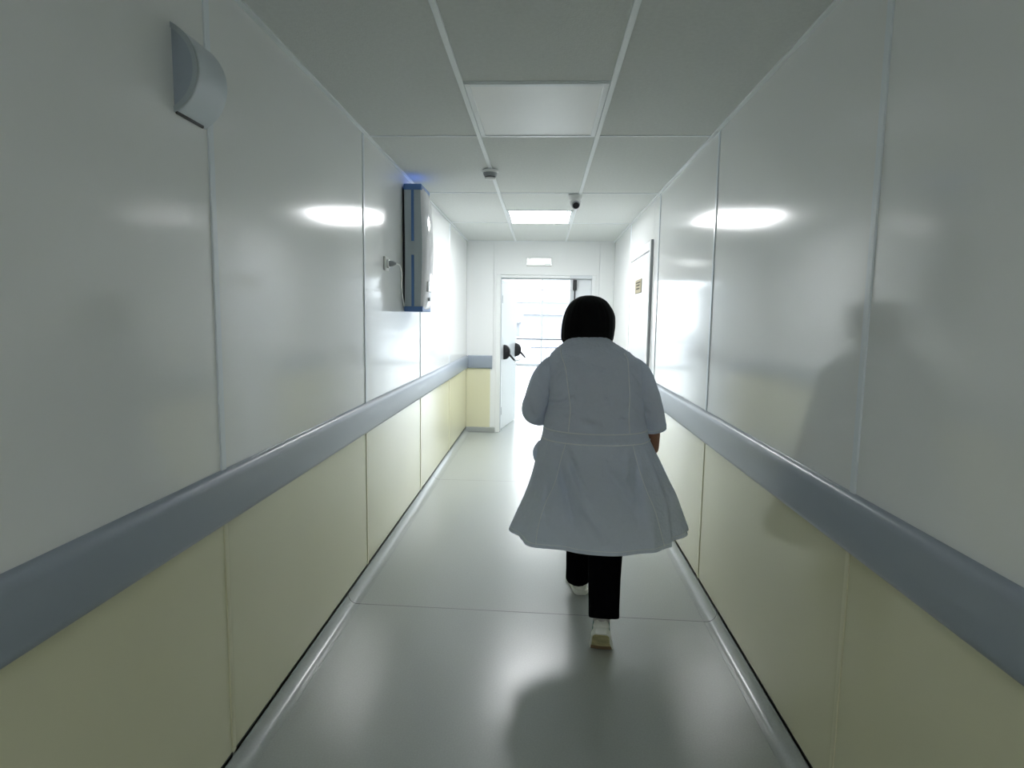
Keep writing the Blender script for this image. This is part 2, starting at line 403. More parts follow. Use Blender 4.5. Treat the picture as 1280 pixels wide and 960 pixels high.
part(MB().box(HW+.041, HW+.045, D2a+.04, D2b-.04, 0, 2.0), 'rebate_shadow_gap', M['dark'], d2)
hd = part(MB().box(HW-.014, HW-.008, 5.78, 5.82, .93, 1.13, .002), 'handle_plate', M['steel'], d2)
part(MB().tube([(HW-.012, 5.80, 1.05), (HW-.055, 5.80, 1.05), (HW-.058, 5.79, 1.05), (HW-.058, 5.69, 1.048)], .009, 10), 'door_handle', M['steel'], d2, True)
sg = root('door_sign', (HW-.008, 5.405, 1.735), 'small beige plaque with three dark lines on the white door', 'sign')
part(MB().box(HW-.016, HW-.008, 5.25, 5.57, 1.67, 1.79, .002), 'plate', M['sign'], sg)
for zz, ya, yb in ((1.762, 5.29, 5.53), (1.737, 5.32, 5.50), (1.708, 5.32, 5.50)):
    part(MB().box(HW-.0172, HW-.0155, ya, yb, zz-.006, zz+.006), 'text_line', M['sign_ink'], sg)

# ------------------------------------------------------------------ lobby beyond the doors
LW, LHt = 3.2, 3.0
tag(MB().box(-LW-.15, -LW, LB0, LB1+.1, 0, LHt).build('wall_lobby_left', M['paint_white']), 'white left wall of the lobby beyond the doors', 'wall', kind='structure')
tag(MB().box(LW, LW+.15, LB0, LB1+.1, 0, LHt).build('wall_lobby_right', M['paint_white']), 'white right wall of the lobby beyond the doors', 'wall', kind='structure')
tag(MB().box(-LW-.15, -1.05, LB0-.14, LB0, 0, LHt).box(1.05, LW+.15, LB0-.14, LB0, 0, LHt).box(-1.05, 1.05, LB0-.02, LB0, H+.12, LHt).build('wall_lobby_front', M['paint_white']), 'white wall of the lobby on the corridor side', 'wall', kind='structure')
tag(MB().box(-LW-.15, LW+.15, LB0-.14, LB1+.1, LHt, LHt+.1).build('ceiling_lobby', M['paint_white']), 'white ceiling of the lobby beyond the doors', 'ceiling', kind='structure')
n = 0
for yy, nm in ((9.6, 'nearest the doors'), (12.9, 'in the middle of the lobby'), (16.2, 'nearest the window wall')):
    t = root('ceiling_light', (0, yy, LHt), 'wide unseen fill light added to the lobby ceiling '+nm, 'ceiling light')  # unseen panels added to light the lobby and far corridor
    part(MB().box(-1.22, 1.22, yy-.32, yy+.32, LHt-.02, LHt, .004), 'frame', M['frame_white'], t)
    part(MB().box(-1.19, 1.19, yy-.29, yy+.29, LHt-.024, LHt-.018), 'diffuser', M['lobby_fill'], t)
win = root('window_1', (0, LB1, 0), 'tall glazed window wall with slim white mullions at the end of the lobby', 'window', kind='structure')
MXs = [-3.2+.017-.02+1.5*0]; MXs = [.017+1.6*k for k in (-2, -1, 0, 1, 2)]
for x in MXs: part(MB().box(x-.022, x+.022, LB1-.05, LB1+.05, .07, LHt, .004), 'mullion', M['mullion'], win)
part(MB().box(-LW, LW, LB1-.05, LB1+.05, 0, .07, .004), 'sill_rail', M['mullion'], win)
part(MB().box(-LW, LW, LB1-.045, LB1+.045, 2.285, 2.325, .004), 'transom', M['mullion'], win)
part(MB().tube([(-LW, LB1-.1, .815), (LW, LB1-.1, .815)], .02, 10), 'guard_rail', M['fence'], win, True)
edges = [-LW]+MXs+[LW]
for a, b in zip(edges[:-1], edges[1:]):
    if b-a < .1: continue
    for z0, z1 in ((.07, 2.285), (2.325, LHt)):
        part(MB().box(a+.01, b-.01, LB1-.004, LB1+.004, z0, z1), 'pane', M['glass'], win)
# outside
tag(MB().box(-60, 60, LB1+.11, 140, -.75, -.55).build('ground', M['ground']), 'pale open ground outside the window wall', 'ground', kind='structure')
fe = root('railing', (0, 24, -.55), 'grey metal railing standing outside beyond the window', 'railing')
fx0, fx1 = -.42, 2.6
part(MB().box(fx0, fx1, 23.97, 24.03, .26, .33, .006), 'top_rail', M['fence'], fe)
part(MB().box(fx0, fx1, 23.98, 24.02, -.47, -.43, .006), 'bottom_rail', M['fence'], fe)
bal = MB().box(-.014, .014, -.014, .014, -.1, .72, .003).mesh('baluster', M['fence'])
k = 0; x = fx0+.02
while x < fx1:
    link('baluster', bal, fe, (x, 0, .12)); x += .2
hb = root('house', (0, 62, -.55), 'pale detached house with a shallow roof far outside the window', 'house')
part(MB().box(-1.9, 2.0, 60, 66, -.55, 1.9), 'wall', M['house'], hb)
part(MB().prism([(-2.5, 1.9), (2.9, 1.9), (2.9, 2.05), (.9, 2.75), (.3, 2.78), (-2.5, 2.05)], 'y', 59.6, 66.4), 'roof', M['house_roof'], hb)
for (xa, xb, za, zb) in ((-1.6, -1.1, -.2, 1.3), (-.6, .2, .1, 1.4), (.35, .75, -.55, 1.45), (1.1, 1.7, .1, 1.3)):
    part(MB().box(xa, xb, 59.95, 60.02, za, zb), 'window', M['house_pane'], hb)
ob = root('shed', (-5, 70, -.55), 'long low pale outbuilding behind the house outside', 'building')
part(MB().box(-9, -2.6, 68, 74, -.55, 1.0), 'wall', M['house'], ob)
part(MB().box(-9.4, -2.3, 67.5, 74.5, 1.0, 1.25), 'roof', M['house_roof'], ob)
ob = root('apartment_block', (10, 100, -.55), 'long pale flat roofed block far off behind the house', 'building')
part(MB().box(-14, 30, 100, 110, -.55, 4.2), 'wall', M['house_roof'], ob)
part(MB().box(-14.3, 30.3, 99.6, 110.4, 4.2, 4.6), 'roof', M['house'], ob)
for k in range(14):
    part(MB().box(-13+3*k, -11.4+3*k, 99.9, 100.05, 1.2, 2.9), 'window', M['house_pane'], ob)

# ------------------------------------------------------------------ wall speaker (left, near)
S0, S1 = 1.525, 1.672; ZC, SR = 2.043, .108; SD = .066
sp = root('wall_speaker', (-HW, (S0+S1)/2, ZC), 'pale half-round speaker mounted high on the near left wall', 'speaker')
def segprof(sd, hr, n=20):
    R = (hr*hr+sd*sd)/(2*sd); a0 = math.asin(min(1, hr/R))
    return [(-HW+sd-R+R*math.cos(-a0+2*a0*k/n), ZC+R*math.sin(-a0+2*a0*k/n)) for k in range(n+1)]
part(MB().prism(segprof(SD, SR), 'y', S0+.006, S1-.004), 'curved_shell', M['speaker'], sp, SM)
part(MB().prism(segprof(SD-.012, SR-.014), 'y', S0+.004, S0+.009), 'end_grille', M['speaker_dark'], sp, SM)
rim = segprof(SD, SR); inn = segprof(SD-.012, SR-.014)
mb = MB(); n = len(rim)
v = [(a, S0, b) for a, b in rim]+[(a, S0, b) for a, b in inn]+[(a, S0+.01, b) for a, b in rim]+[(a, S0+.01, b) for a, b in inn]
f = []
for i in range(n-1): f += [(i, i+1, n+i+1, n+i), (2*n+i, 3*n+i, 3*n+i+1, 2*n+i+1), (i, 2*n+i, 2*n+i+1, i+1), (n+i, n+i+1, 3*n+i+1, 3*n+i)]
mb.add(v, f); part(mb, 'end_rim', M['housing'], sp, SM)
part(MB().box(-HW-.001, -HW+.006, S0+.006, S1-.02, ZC-SR-.003, ZC+SR-.004, .002), 'mounting_plate', M['dark'], sp)

# ------------------------------------------------------------------ air purifier (left, far), with socket and cable
PY0, PY1, PZ0, PZ1 = 3.985, 4.275, 1.465, 2.300
ap = root('air_purifier', (-HW, (PY0+PY1)/2, 1.88), 'tall blue and grey air purifier with glossy white cover on left wall', 'air purifier')
part(MB().box(-HW, -HW+.02, PY0+.03, PY1-.03, PZ0+.06, PZ1-.02, .004), 'wall_bracket', M['black'], ap)
XB, XF = -HW+.018, -HW+.128
def bow(t): return .010*math.sin(t*2*PI*1.0-PI/2)-.004
rings = []
for i in range(25):
    t = i/24; z = PZ0+.03+(PZ1-PZ0-.065)*t; b = .008*math.cos(2*PI*t*1.0+PI)*.6
    rings.append([(XB+b*.5, PY0, z), (XF+b, PY0, z), (XF+b, PY1, z), (XB+b*.5, PY1, z)])
part(MB().loft(rings), 'housing', M['housing'], ap, SM)
part(MB().box(XB-.006, XF+.004, PY0-.004, PY1+.004, PZ1-.04, PZ1, .006), 'top_cap', M['blue'], ap)
part(MB().box(XB-.006, XF+.01, PY0-.004, PY1+.004, PZ0, PZ0+.036, .006), 'bottom_cap', M['blue'], ap)
for z0, z1 in ((PZ0+.036, 1.84), (1.93, PZ1-.04)):
    part(MB().box(XB+.044, XB+.062, PY0-.003, PY0+.004, z0, z1, .001), 'side_stripe', M['blue'], ap)
    part(MB().box(XB+.044, XB+.062, PY1-.004, PY1+.003, z0, z1, .001), 'side_stripe', M['blue'], ap)
rings = []
for i in range(31):
    t = i/30; z = PZ0+.004+(PZ1-PZ0-.02)*t
    e = max(0, 1-(2*t-1)**6)**.5
    bulge = .012+.030*e+.006*math.cos(2*PI*t+PI)
    ring = []
    for k in range(13):
        s = k/12; ring.append((XF-.004+bulge*(max(0, 1-abs(2*s-1)**3.0))**.6, PY0+.004+(PY1-PY0-.008)*s, z))
    ring += [(XF-.006, PY1-.004, z), (XF-.006, PY0+.004, z)]
    rings.append(ring)
part(MB().loft(rings), 'front_cover', M['gloss_white'], ap, math.radians(60))
part(MB().box(XF+.022, XF+.040, PY0+.05, PY0+.16, 1.60, 1.67, .004), 'display', M['plastic'], ap)
part(MB().lathe([(.012, 0), (.012, .012), (.009, .014)], (XF+.028, PY0+.10, 1.55), 'x', 16), 'power_button', M['grey_plastic'], ap, SM)
part(MB().box(XB+.01, XF-.02, PY0+.04, PY1-.04, PZ1, PZ1+.003), 'outlet_slot', M['uv'], ap)
so = root('wall_socket', (-HW, 3.556, 1.742), 'small white wall socket with plug beside the air purifier', 'socket')
part(MB().box(-HW, -HW+.012, 3.514, 3.598, 1.700, 1.784, .004), 'plate', M['plastic'], so)
part(MB().lathe([(.026, 0), (.026, .012), (.022, .014)], (-HW+.012, 3.556, 1.742), 'x', 20), 'outlet', M['plastic'], so, SM)
pc = root('power_cord', (-HW+.026, 3.556, 1.742), 'dark plug and cord from the socket to the air purifier', 'cord')
part(MB().lathe([(.018, 0), (.016, .02), (.008, .036), (.006, .04)], (-HW+.026, 3.556, 1.742), 'x', 16), 'plug', M['grey_plastic'], pc, SM)
P = [Vector((-HW+.06, 3.556, 1.742)), Vector((-HW+.075, 3.60, 1.735)), Vector((-HW+.06, 3.72, 1.69)), Vector((-HW+.03, 3.84, 1.60)), Vector((-HW+.02, 3.93, 1.53)), Vector((-HW+.012, 3.975, 1.50))]
def smooth_path(P, n=8):
    out = []
    for i in range(len(P)-1):
        p0, p1, p2, p3 = P[max(i-1, 0)], P[i], P[i+1], P[min(i+2, len(P)-1)]
        for k in range(n):
            t = k/n; out.append(.5*((2*p1)+(p2-p0)*t+(2*p0-5*p1+4*p2-p3)*t*t+(3*p1-p0-3*p2+p3)*t**3))
    return out+[P[-1]]
part(MB().tube(smooth_path(P), .0045, 8), 'cable', M['plastic'], pc, True)

# ------------------------------------------------------------------ smoke detector and camera on the ceiling
sdc = (-.309, 3.90, H-.003)
sd = root('smoke_detector', sdc, 'small round smoke detector under the left ceiling grid bar', 'smoke detector')
part(MB().lathe([(.052, 0), (.052, -.012), (.048, -.016)], sdc, seg=28), 'base', M['plastic'], sd, SM)
part(MB().lathe([(.046, -.016), (.040, -.036), (.038, -.038)], sdc, seg=28), 'body', M['grey_plastic'], sd, SM)
part(MB().lathe([(.034, -.038), (.034, -.046)], sdc, seg=28), 'smoke_slot', M['dark'], sd, SM)
part(MB().lathe([(.037, -.046), (.034, -.052), (.02, -.056), (.001, -.057)], sdc, seg=28), 'cap', M['plastic'], sd, SM)
cc = (.272, 4.66, H-.003)
sc = root('security_camera', cc, 'small white dome security camera under the right ceiling grid bar', 'camera')
part(MB().lathe([(.056, 0), (.056, -.016), (.050, -.026), (.046, -.034)], cc, seg=28), 'base', M['plastic'], sc, SM)
cb = Vector(cc)+Vector((0, -.004, -.058))
prof = [(.043*math.sin(PI*k/14), -.043*math.cos(PI*k/14)) for k in range(15)]
prof[0] = (.0005, prof[0][1]); prof[-1] = (.0005, prof[-1][1])
part(MB().lathe(prof, cb, seg=24), 'ball', M['plastic'], sc, True)
ld = Vector((.1, -.86, -.50)).normalized()
part(MB().tube([cb+ld*.025, cb+ld*.040, cb+ld*.045], [.031, .031, .027], 22), 'lens_ring', M['grey_plastic'], sc, SM)
part(MB().tube([cb+ld*.040, cb+ld*.047], [.026, .024], 22), 'lens', M['black'], sc, SM)

# ================================================================== the woman in the white coat
woman = root('person', (.28, 2.66, 0), 'person in a white coat and black trousers walking away down the corridor', 'person')
def cat_interp(xs, ys, x):
    """monotone-ish smooth interpolation"""
    xs = np.asarray(xs, float); ys = np.asarray(ys, float); x = np.asarray(x, float)
    h = np.diff(xs); d = np.diff(ys)/h; m = np.zeros_like(ys)
    m[1:-1] = np.where(d[:-1]*d[1:] > 0, 2*d[:-1]*d[1:]/(d[:-1]+d[1:]+1e-12), 0); m[0] = d[0]; m[-1] = d[-1]
    i = np.clip(np.searchsorted(xs, x)-1, 0, len(h)-1); t = (x-xs[i])/h[i]
    return (2*t**3-3*t**2+1)*ys[i]+(t**3-2*t**2+t)*h[i]*m[i]+(-2*t**3+3*t**2)*ys[i+1]+(t**3-t**2)*h[i]*m[i+1]
# z, left x, right x, centre y, back depth, front depth
CR = np.array([
 (.470, -.082, .672, 2.66, .300, .335), (.545, -.055, .660, 2.655, .282, .315), (.64, -.018, .640, 2.65, .262, .285), (.72, .006, .608, 2.645, .248, .25),
 (.80, .024, .575, 2.64, .232, .24), (.86, .036, .548, 2.64, .214, .235), (.92, .052, .522, 2.64, .196, .23), (1.00, .060, .505, 2.645, .192, .22),
 (1.07, .066, .495, 2.652, .190, .21), (1.14, .068, .492, 2.662, .184, .20), (1.20, .070, .488, 2.676, .170, .185), (1.235, .070, .480, 2.688, .154, .17),
 (1.265, .080, .452, 2.702, .134, .15), (1.288, .100, .420, 2.716, .114, .13), (1.308, .126, .386, 2.728, .096, .11), (1.326, .148, .360, 2.738, .080, .095), (1.342, .166, .342, 2.746, .068, .085)])
def g(a, c, s): return math.exp(-((a-c)/s)**2)
def coat_pt(th, z):
    """th: 0 = person's right side (+x in the picture), pi/2 = front (+y), -pi/2 = back"""
    xl, xr, yc, rb, rf = [float(cat_interp(CR[:, 0], CR[:, i], z)) for i in range(1, 6)]
    cx, rx = (xl+xr)/2, (xr-xl)/2
    c, s = math.cos(th), math.sin(th); n = 2.25
    k = (abs(c)**n+abs(s)**n)**(-1/n)
    c *= k; s *= k
    ry = rb if s < 0 else rf
    d = 0
    low = min(1, max(0, (.93-z)/.46))
    # soft vertical folds of the skirt, deepest at the hem
    d += low**1.4*(.010*math.cos(5*th+.6)+.006*math.cos(9*th+1.7)+.003*math.cos(14*th))
    # narrow pleat lines starting under the waist
    for t0, wd, am in ((-2.55, .05, .010), (-2.2, .06, .008), (-1.05, .06, .008), (-.72, .05, .010), (-1.75, .07, .004)):
        d += am*g(th, t0+.10*low*(1 if t0 > -1.6 else -1), wd)*min(1, low*3)*(1-.4*low)
    # the back panel hangs straight; the side panels swing out behind it
    d -= .026*low**1.2*g(th, -2.70, .15)+.024*low**1.2*g(th, -.40, .14)
    d += .012*low**1.2*(g(th, -2.40, .10)+g(th, -.66, .10))
    # front panel blown outwards on the picture's right
    d += .045*low**2*g(th, .15, .36)+.012*low**2*g(th, -3.1, .22)+.012*low**2*g(th, 3.18, .22)
    x = cx+(rx+d)*c; y = yc+(ry+d)*s
    zz = z
    if s < 0:
        X = x
        # waist nip under the belt and upper-back creases
        m = 0
        m += .005*g(z, .93, .03)
        def crease(x0, z0, x1, z1, wd, am, both=False):
            dx, dz = x1-x0, z1-z0; L2 = dx*dx+dz*dz
            t = max(0, min(1, ((X-x0)*dx+(z-z0)*dz)/L2)); px, pz = x0+dx*t, z0+dz*t
            dd = math.hypot(X-px, z-pz); fade = (1-t)**.7*(1 if not both else math.sin(PI*t)/max(1e-6, (1-t)**.7)) if t < 1 else 0
            side = ((X-px)*dz-(z-pz)*dx)
            return (4.6 if z0 > .93 else 4.2)*am*fade*math.exp(-(dd/(wd*1.15))**2)
        m -= crease(.062, 1.062, .135, 1.075, .007, -.016)       # deep roll fold at the left
        m -= crease(.135, 1.075, .185, 1.105, .009, -.007)
        m += crease(.07, 1.085, .14, 1.10, .016, .010)
        m += crease(.07, 1.035, .15, 1.05, .018, .009)
        m -= crease(.068, 1.10, .165, 1.185, .010, -.010)
        m += crease(.075, 1.135, .150, 1.195, .010, .007)
        m -= crease(.072, 1.16, .125, 1.205, .008, -.007)
        m -= crease(.487, 1.13, .415, 1.215, .009, -.008)
        m += crease(.482, 1.095, .405, 1.18, .010, .006)
        m -= crease(.490, 1.04, .425, 1.13, .009, -.006)
        m -= crease(.495, .985, .41, 1.075, .009, -.006)
        m += crease(.12, 1.0, .25, 1.05, .02, .004)
        m -= crease(.38, 1.01, .45, .98, .012, -.004)
        if z < .92:
            for q in ((.105, .90, .21, .52, .016, -.009), (.15, .90, .25, .66, .013, -.006), (.44, .90, .455, .60, .015, -.008), (.30, .86, .48, .56, .017, -.006), (.20, .70, .33, .52, .016, .006), (.41, .90, .39, .74, .012, .006), (.08, .86, .07, .55, .014, -.007)):
                m -= crease(*q, True)
        else:
            m -= crease(.16, 1.25, .36, 1.20, .02, -.003, True); m -= crease(.22, 1.06, .34, 1.10, .022, -.004, True); m -= crease(.18, 1.0, .30, .985, .016, -.004, True)
        y += m*abs(s)
    tilt = min(1, max(0, (z-1.12)/.2))*.28
    zz = z-tilt*(y-yc)*(1.9 if s > 0 else 1)
    # hem drops a little at the back
    return Vector((x, y, zz))
NT, NZ = 400, 260
zs = np.linspace(CR[0, 0], CR[-1, 0], NZ)
gap = []
rings = [[coat_pt(-PI+2*PI*k/NT, float(z)) for k in range(NT)] for z in zs]
# open the coat where the front panels part below the picture's right side
mb = MB(); mb.loft(rings, False, False)
coat = part(mb, 'white_coat', M['coat'], woman, True)
# stitched details lie on the cloth
def line_on(pts, rad, name, n=10):
    """pts in (th, z)"""
    P = [Vector((a, b, 0)) for a, b in pts]; P = smooth_path(P, n)
    q = []
    for p in P:
        a = coat_pt(p.x, p.y); a1 = coat_pt(p.x+.01, p.y); a2 = coat_pt(p.x, p.y+.004)
        nr = (a1-a).cross(a2-a).normalized(); q.append(a+nr*.0008)
    return MB().tube(q, rad, 6)
def th_of(xpix, z):
    best = min((abs(coat_pt(t, z).x-xpix), t) for t in np.linspace(-PI+.02, -.02, 160)); return float(best[1])
belt = MB()
for zb in (.952, .907):
    belt.add(*(lambda m: (m.v, m.f))(line_on([(-PI+.16+i*.094, zb) for i in range(31)], .0028, 'b', 4)))
part(belt, 'waist_seams', M['seam'], coat, True)
for pts in ([(.128, 1.285), (.140, 1.22), (.158, 1.13), (.166, 1.05), (.160, .955)], [(.398, 1.262), (.412, 1.20), (.415, 1.10), (.412, 1.03), (.418, .955)],
            [(.150, .905), (.110, .76), (.060, .62), (.036, .48)], [(.430, .905), (.475, .76), (.535, .62), (.575, .48)]):
    part(line_on([(th_of(x, z), z) for x, z in pts], .0022 if pts[0][1] > 1 else .0016, 's', 8), 'panel_seam', M['seam'], coat, True)
part(line_on([(-PI+2*PI*i/60, .486) for i in range(61)], .0014, 'h', 3), 'hem_stitching', M['seam'], coat, True)
# collar band
rg = []
for dz, grow in ((0, .002), (.006, .003), (.012, .001), (.013, -.004), (.0, -.006)):
    rg.append([coat_pt(-PI+2*PI*k/64, CR[-1, 0]-.006)+Vector((math.cos(-PI+2*PI*k/64)*grow, math.sin(-PI+2*PI*k/64)*grow, dz)) for k in range(64)])
part(MB().loft(rg, False, False), 'collar', M['coat'], coat, True)
# pocket edge bulging at the left hip, open slit with dark lining at the right hem
pk = []
for i in range(9):
    t = i/8; th = -PI+.10-.25*t; z = .885-.10*t
    pk.append([coat_pt(th+.16*(k/6-.5), z)+Vector((-.020*math.sin(PI*k/6)*math.sin(PI*min(1, .12+t*.76))-.001, -.002, 0)) for k in range(7)])
part(MB().loft(pk, False, False, closed=False), 'pocket_flap', M['coat'], coat, True)
# overlapping front panel that swings out at the right, as its own flap of cloth
flap = []
for i in range(15):
    t = i/14; z = .83-.345*t
    row = []
    for k in range(9):
        s = k/8; th = -.16+.80*s
        p = coat_pt(th, max(z, .472)); out = Vector((math.cos(th), math.sin(th), 0))
        row.append(p+out*(.0015+.030*t*t*min(1, s*1.6))+Vector((0, 0, .008*t*min(1, s*2))))
    flap.append(row)
fo = part(MB().loft(flap, False, False, closed=False), 'front_flap', M['coat'], coat, True)
fs = fo.modifiers.new('thickness', 'SOLIDIFY'); fs.thickness = .003

# sleeves
def sleeve(P, R, name, folds):
    P = smooth_path([Vector(p) for p in P], 10)
    n = len(P); rr = np.interp(np.linspace(0, 1, n), np.linspace(0, 1, len(R)), R)
    rings = []; up = Vector((0, 1, 0)); NS = 48
    for i, p in enumerate(P):
        d = (P[min(i+1, n-1)]-P[max(i-1, 0)]).normalized(); a = d.cross(up).normalized(); up = a.cross(d).normalized()
        t = i/(n-1); ring = []
        for k in range(NS):
            an = 2*PI*k/NS; q = rr[i]
            for (t0, wt, a0, wa, am) in folds:
                da = (an-a0+PI) % (2*PI)-PI
                q += am*math.exp(-((t-t0-.10*math.sin(da))/wt)**2-(da/wa)**2)
            ring.append(p+(a*math.cos(an)+up*math.sin(an))*q)
        rings.append(ring)
    # turn the cuff back inside
    d = (P[-1]-P[-2]).normalized()
    last = rings[-1]; c = P[-1]
    rings.append([c+(q-c)*.93+d*.001 for q in last]); rings.append([c+(q-c)*.90-d*.05 for q in last])
    o = part(MB().loft(rings, True, False), name, M['coat'], coat, True)
    # cuff stitch line
    j = n-5
    ring = rings[j]; cc_ = P[j]
    part(MB().tube([cc_+(q-cc_)*1.012 for q in ring]+[cc_+(ring[0]-cc_)*1.012], .0013, 6), 'cuff_stitching', M['seam'], coat, True)
    return o
FL = [(.35, .05, 3.6, .8, -.011), (.5, .05, 4.2, .9, .006), (.62, .04, 4.0, .9, -.014), (.75, .05, 2.2, .9, .005), (.2, .05, 4.6, .9, .005)]
sleeve([(.20, 2.705, 1.205), (.125, 2.692, 1.205), (.076, 2.680, 1.175), (.042, 2.655, 1.11), (.018, 2.63, 1.055), (.012, 2.645, 1.020), (.024, 2.70, .998), (.045, 2.76, .985)],
       [.05, .068, .070, .062, .056, .055, .055, .054], 'sleeve', FL)
sleeve([(.345, 2.705, 1.205), (.42, 2.692, 1.205), (.468, 2.682, 1.175), (.503, 2.662, 1.11), (.526, 2.645, 1.05), (.540, 2.64, .99), (.549, 2.648, .945)],
       [.05, .068, .070, .061, .055, .055, .055], 'sleeve', [(.35, .05, 4.0, .8, -.010), (.5, .06, 4.8, .9, .006), (.7, .05, 4.2, .9, -.010), (.85, .05, 5.0, .8, .003)])

# ---- continuous body, grown from tapered pieces fused into one skin
def capsule(mb, a, b, ra, rb, seg=16):
    a, b = Vector(a), Vector(b); L = (b-a).length; d = (b-a)/L
    pts, rad = [], []
    for k in range(1, 5): t = PI/2*k/4; pts.append(a-d*ra*math.cos(t)); rad.append(max(.0006, ra*math.sin(t)))
    for k in range(0, 4): t = PI/2*k/4; pts.append(b+d*rb*math.sin(t)); rad.append(max(.0006, rb*math.cos(t)))
    mb.tube(pts, rad, seg)
def ellipsoid(mb, c, r, rot=None, nu=28, nv=18, fn=None):
    rings = []
    for i in range(nv+1):
        ph = -PI/2+PI*i/nv; ring = []
        for k in range(nu):
            th = 2*PI*k/nu; p = Vector((math.cos(ph)*math.cos(th), math.cos(ph)*math.sin(th), math.sin(ph)))
            if i in (0, nv): p = Vector((.002*math.cos(th), .002*math.sin(th), math.sin(ph)))
            p = Vector((p.x*r[0], p.y*r[1], p.z*r[2]))
            if fn: p = fn(p)
            if rot: p = rot @ p
            ring.append(Vector(c)+p)
        rings.append(ring)
    mb.loft(rings)
def chain(mb, pts):
    for (p, r), (q, s) in zip(pts[:-1], pts[1:]): capsule(mb, p, q, r, s)
HC = Vector((.254, 2.79, 1.418)); HROT = Matrix.Rotation(math.radians(-14), 3, 'X')
b = MB()
chain(b, [((.28, 2.66, .84), .13), ((.28, 2.66, 1.0), .125), ((.28, 2.68, 1.15), .12)])
chain(b, [((.20, 2.66, .86), .10), ((.36, 2.66, .86), .10)])
chain(b, [((.15, 2.69, 1.225), .055), ((.40, 2.69, 1.225), .055)])
chain(b, [((.266, 2.72, 1.22), .062), ((.256, 2.765, 1.36), .052)])
LEG_L = [((.205, 2.67, .80), .095), ((.245, 2.85, .44), .056), ((.250, 2.955, .28), .050), ((.252, 3.03, .10), .030)]
LEG_R = [((.355, 2.66, .80), .095), ((.345, 2.635, .44), .058), ((.338, 2.54, .30), .052), ((.328, 2.440, .19), .028)]
chain(b, LEG_L); chain(b, LEG_R)
chain(b, [((.254, 3.03, .085), .034), ((.252, 3.13, .045), .030), ((.250, 3.18, .038), .020)])
chain(b, [((.328, 2.440, .185), .028), ((.325, 2.45, .085), .030), ((.324, 2.50, .04), .022)])
chain(b, [((.14, 2.69, 1.225), .05), ((.024, 2.645, 1.055), .038), ((.040, 2.75, .988), .034), ((.10, 2.85, .962), .027)])
chain(b, [((.41, 2.69, 1.225), .05), ((.538, 2.638, 1.02), .040), ((.560, 2.72, .88), .031), ((.567, 2.745, .835), .026)])
def hand(b, wrist, fdir, side, across):
    """palm from the wrist along fdir; across points from little finger to thumb; side = palm normal"""
    f, a, s = Vector(fdir).normalized(), Vector(across).normalized(), Vector(side).normalized(); W0 = Vector(wrist)
    k = [W0+f*.072+a*o for o in (-.033, -.011, .012, .034)]
    for q in k: capsule(b, W0+(q-W0)*.15, q, .017, .0125, 12)
    for q, L in zip(k, (.058, .073, .080, .072)):
        p1 = q+(f*.95+s*.25)*L*.45; p2 = p1+(f*.75+s*.6)*L*.33; p3 = p2+(f*.4+s*.85)*L*.25
        for u_, v_, r1, r2 in ((q, p1, .0086, .0080), (p1, p2, .0080, .0075), (p2, p3, .0075, .0064)): capsule(b, u_, v_, r1, r2, 10)
    t0 = W0+f*.018+a*.020; t1 = t0+(f*.5+a*.75+s*.25)*.040; t2 = t1+(f*.85+a*.25+s*.35)*.032; t3 = t2+(f*.9+s*.5-a*.1)*.024
    for u_, v_, r1, r2 in ((t0, t1, .015, .0115), (t1, t2, .0115, .0098), (t2, t3, .0098, .0078)): capsule(b, u_, v_, r1, r2, 10)
hand(b, (.568, 2.752, .825), (-.05, .55, -.82), (-.95, .1, .05), (.0, .83, .55))
hand(b, (.112, 2.865, .958), (.80, .58, .05), (.1, -.35, -.6), (.0, .15, .98))
def skull(p):
    x, y, z = p
    if z < 0: x *= 1-.22*min(1, -z/.11); y = y*(1-.06*min(1, -z/.11))
    if y > 0 and z < -.02: y += .006
    return Vector((x, y, z))
ellipsoid(b, HC, (.076, .096, .104), HROT, fn=skull)
def hp(x, y, z): return HC+HROT @ Vector((x, y, z))
chain(b, [(hp(0, .088, .012), .009), (hp(0, .106, -.022), .011), (hp(0, .100, -.030), .010)])      # nose
for sx in (-1, 1):
    capsule(b, hp(sx*.012, .096, -.028), hp(sx*.016, .088, -.026), .007, .006)
    capsule(b, hp(sx*.050, .066, -.03), hp(sx*.040, .074, -.05), .02, .018)                         # cheeks
    capsule(b, hp(sx*.020, .088, .026), hp(sx*.048, .076, .024), .008, .007)                        # brow
    capsule(b, hp(sx*.077, -.004, .012), hp(sx*.075, -.004, -.022), .012, .008)                     # ears
capsule(b, hp(-.020, .090, -.058), hp(.020, .090, -.058), .0065, .0065)                             # lips
capsule(b, hp(-.016, .088, -.068), hp(.016, .088, -.068), .007, .007)
capsule(b, hp(-.012, .076, -.096), hp(.012, .076, -.096), .017, .017)                               # chin
def fuse(mb, name, m, voxel, iters, parent):
    """weld overlapping closed pieces into a single continuous surface"""
    me = mb.mesh(name+'_raw', m); ob = bpy.data.objects.new(name+'_raw', me); COL.objects.link(ob)
    r = ob.modifiers.new('r', 'REMESH'); r.mode = 'VOXEL'; r.voxel_size = voxel; r.use_smooth_shade = True
    s = ob.modifiers.new('s', 'SMOOTH'); s.factor = .5; s.iterations = iters
    dg = bpy.context.evaluated_depsgraph_get(); dg.update()
    new = bpy.data.meshes.new_from_object(ob.evaluated_get(dg)); new.name = name
    bpy.data.objects.remove(ob); new.materials.clear(); new.materials.append(m); new.shade_smooth()
    o = link(name, new, parent); new.transform(Matrix.Translation(-parent.location)); return o
body = fuse(b, 'body', M['skin'], .0036, 3, woman)
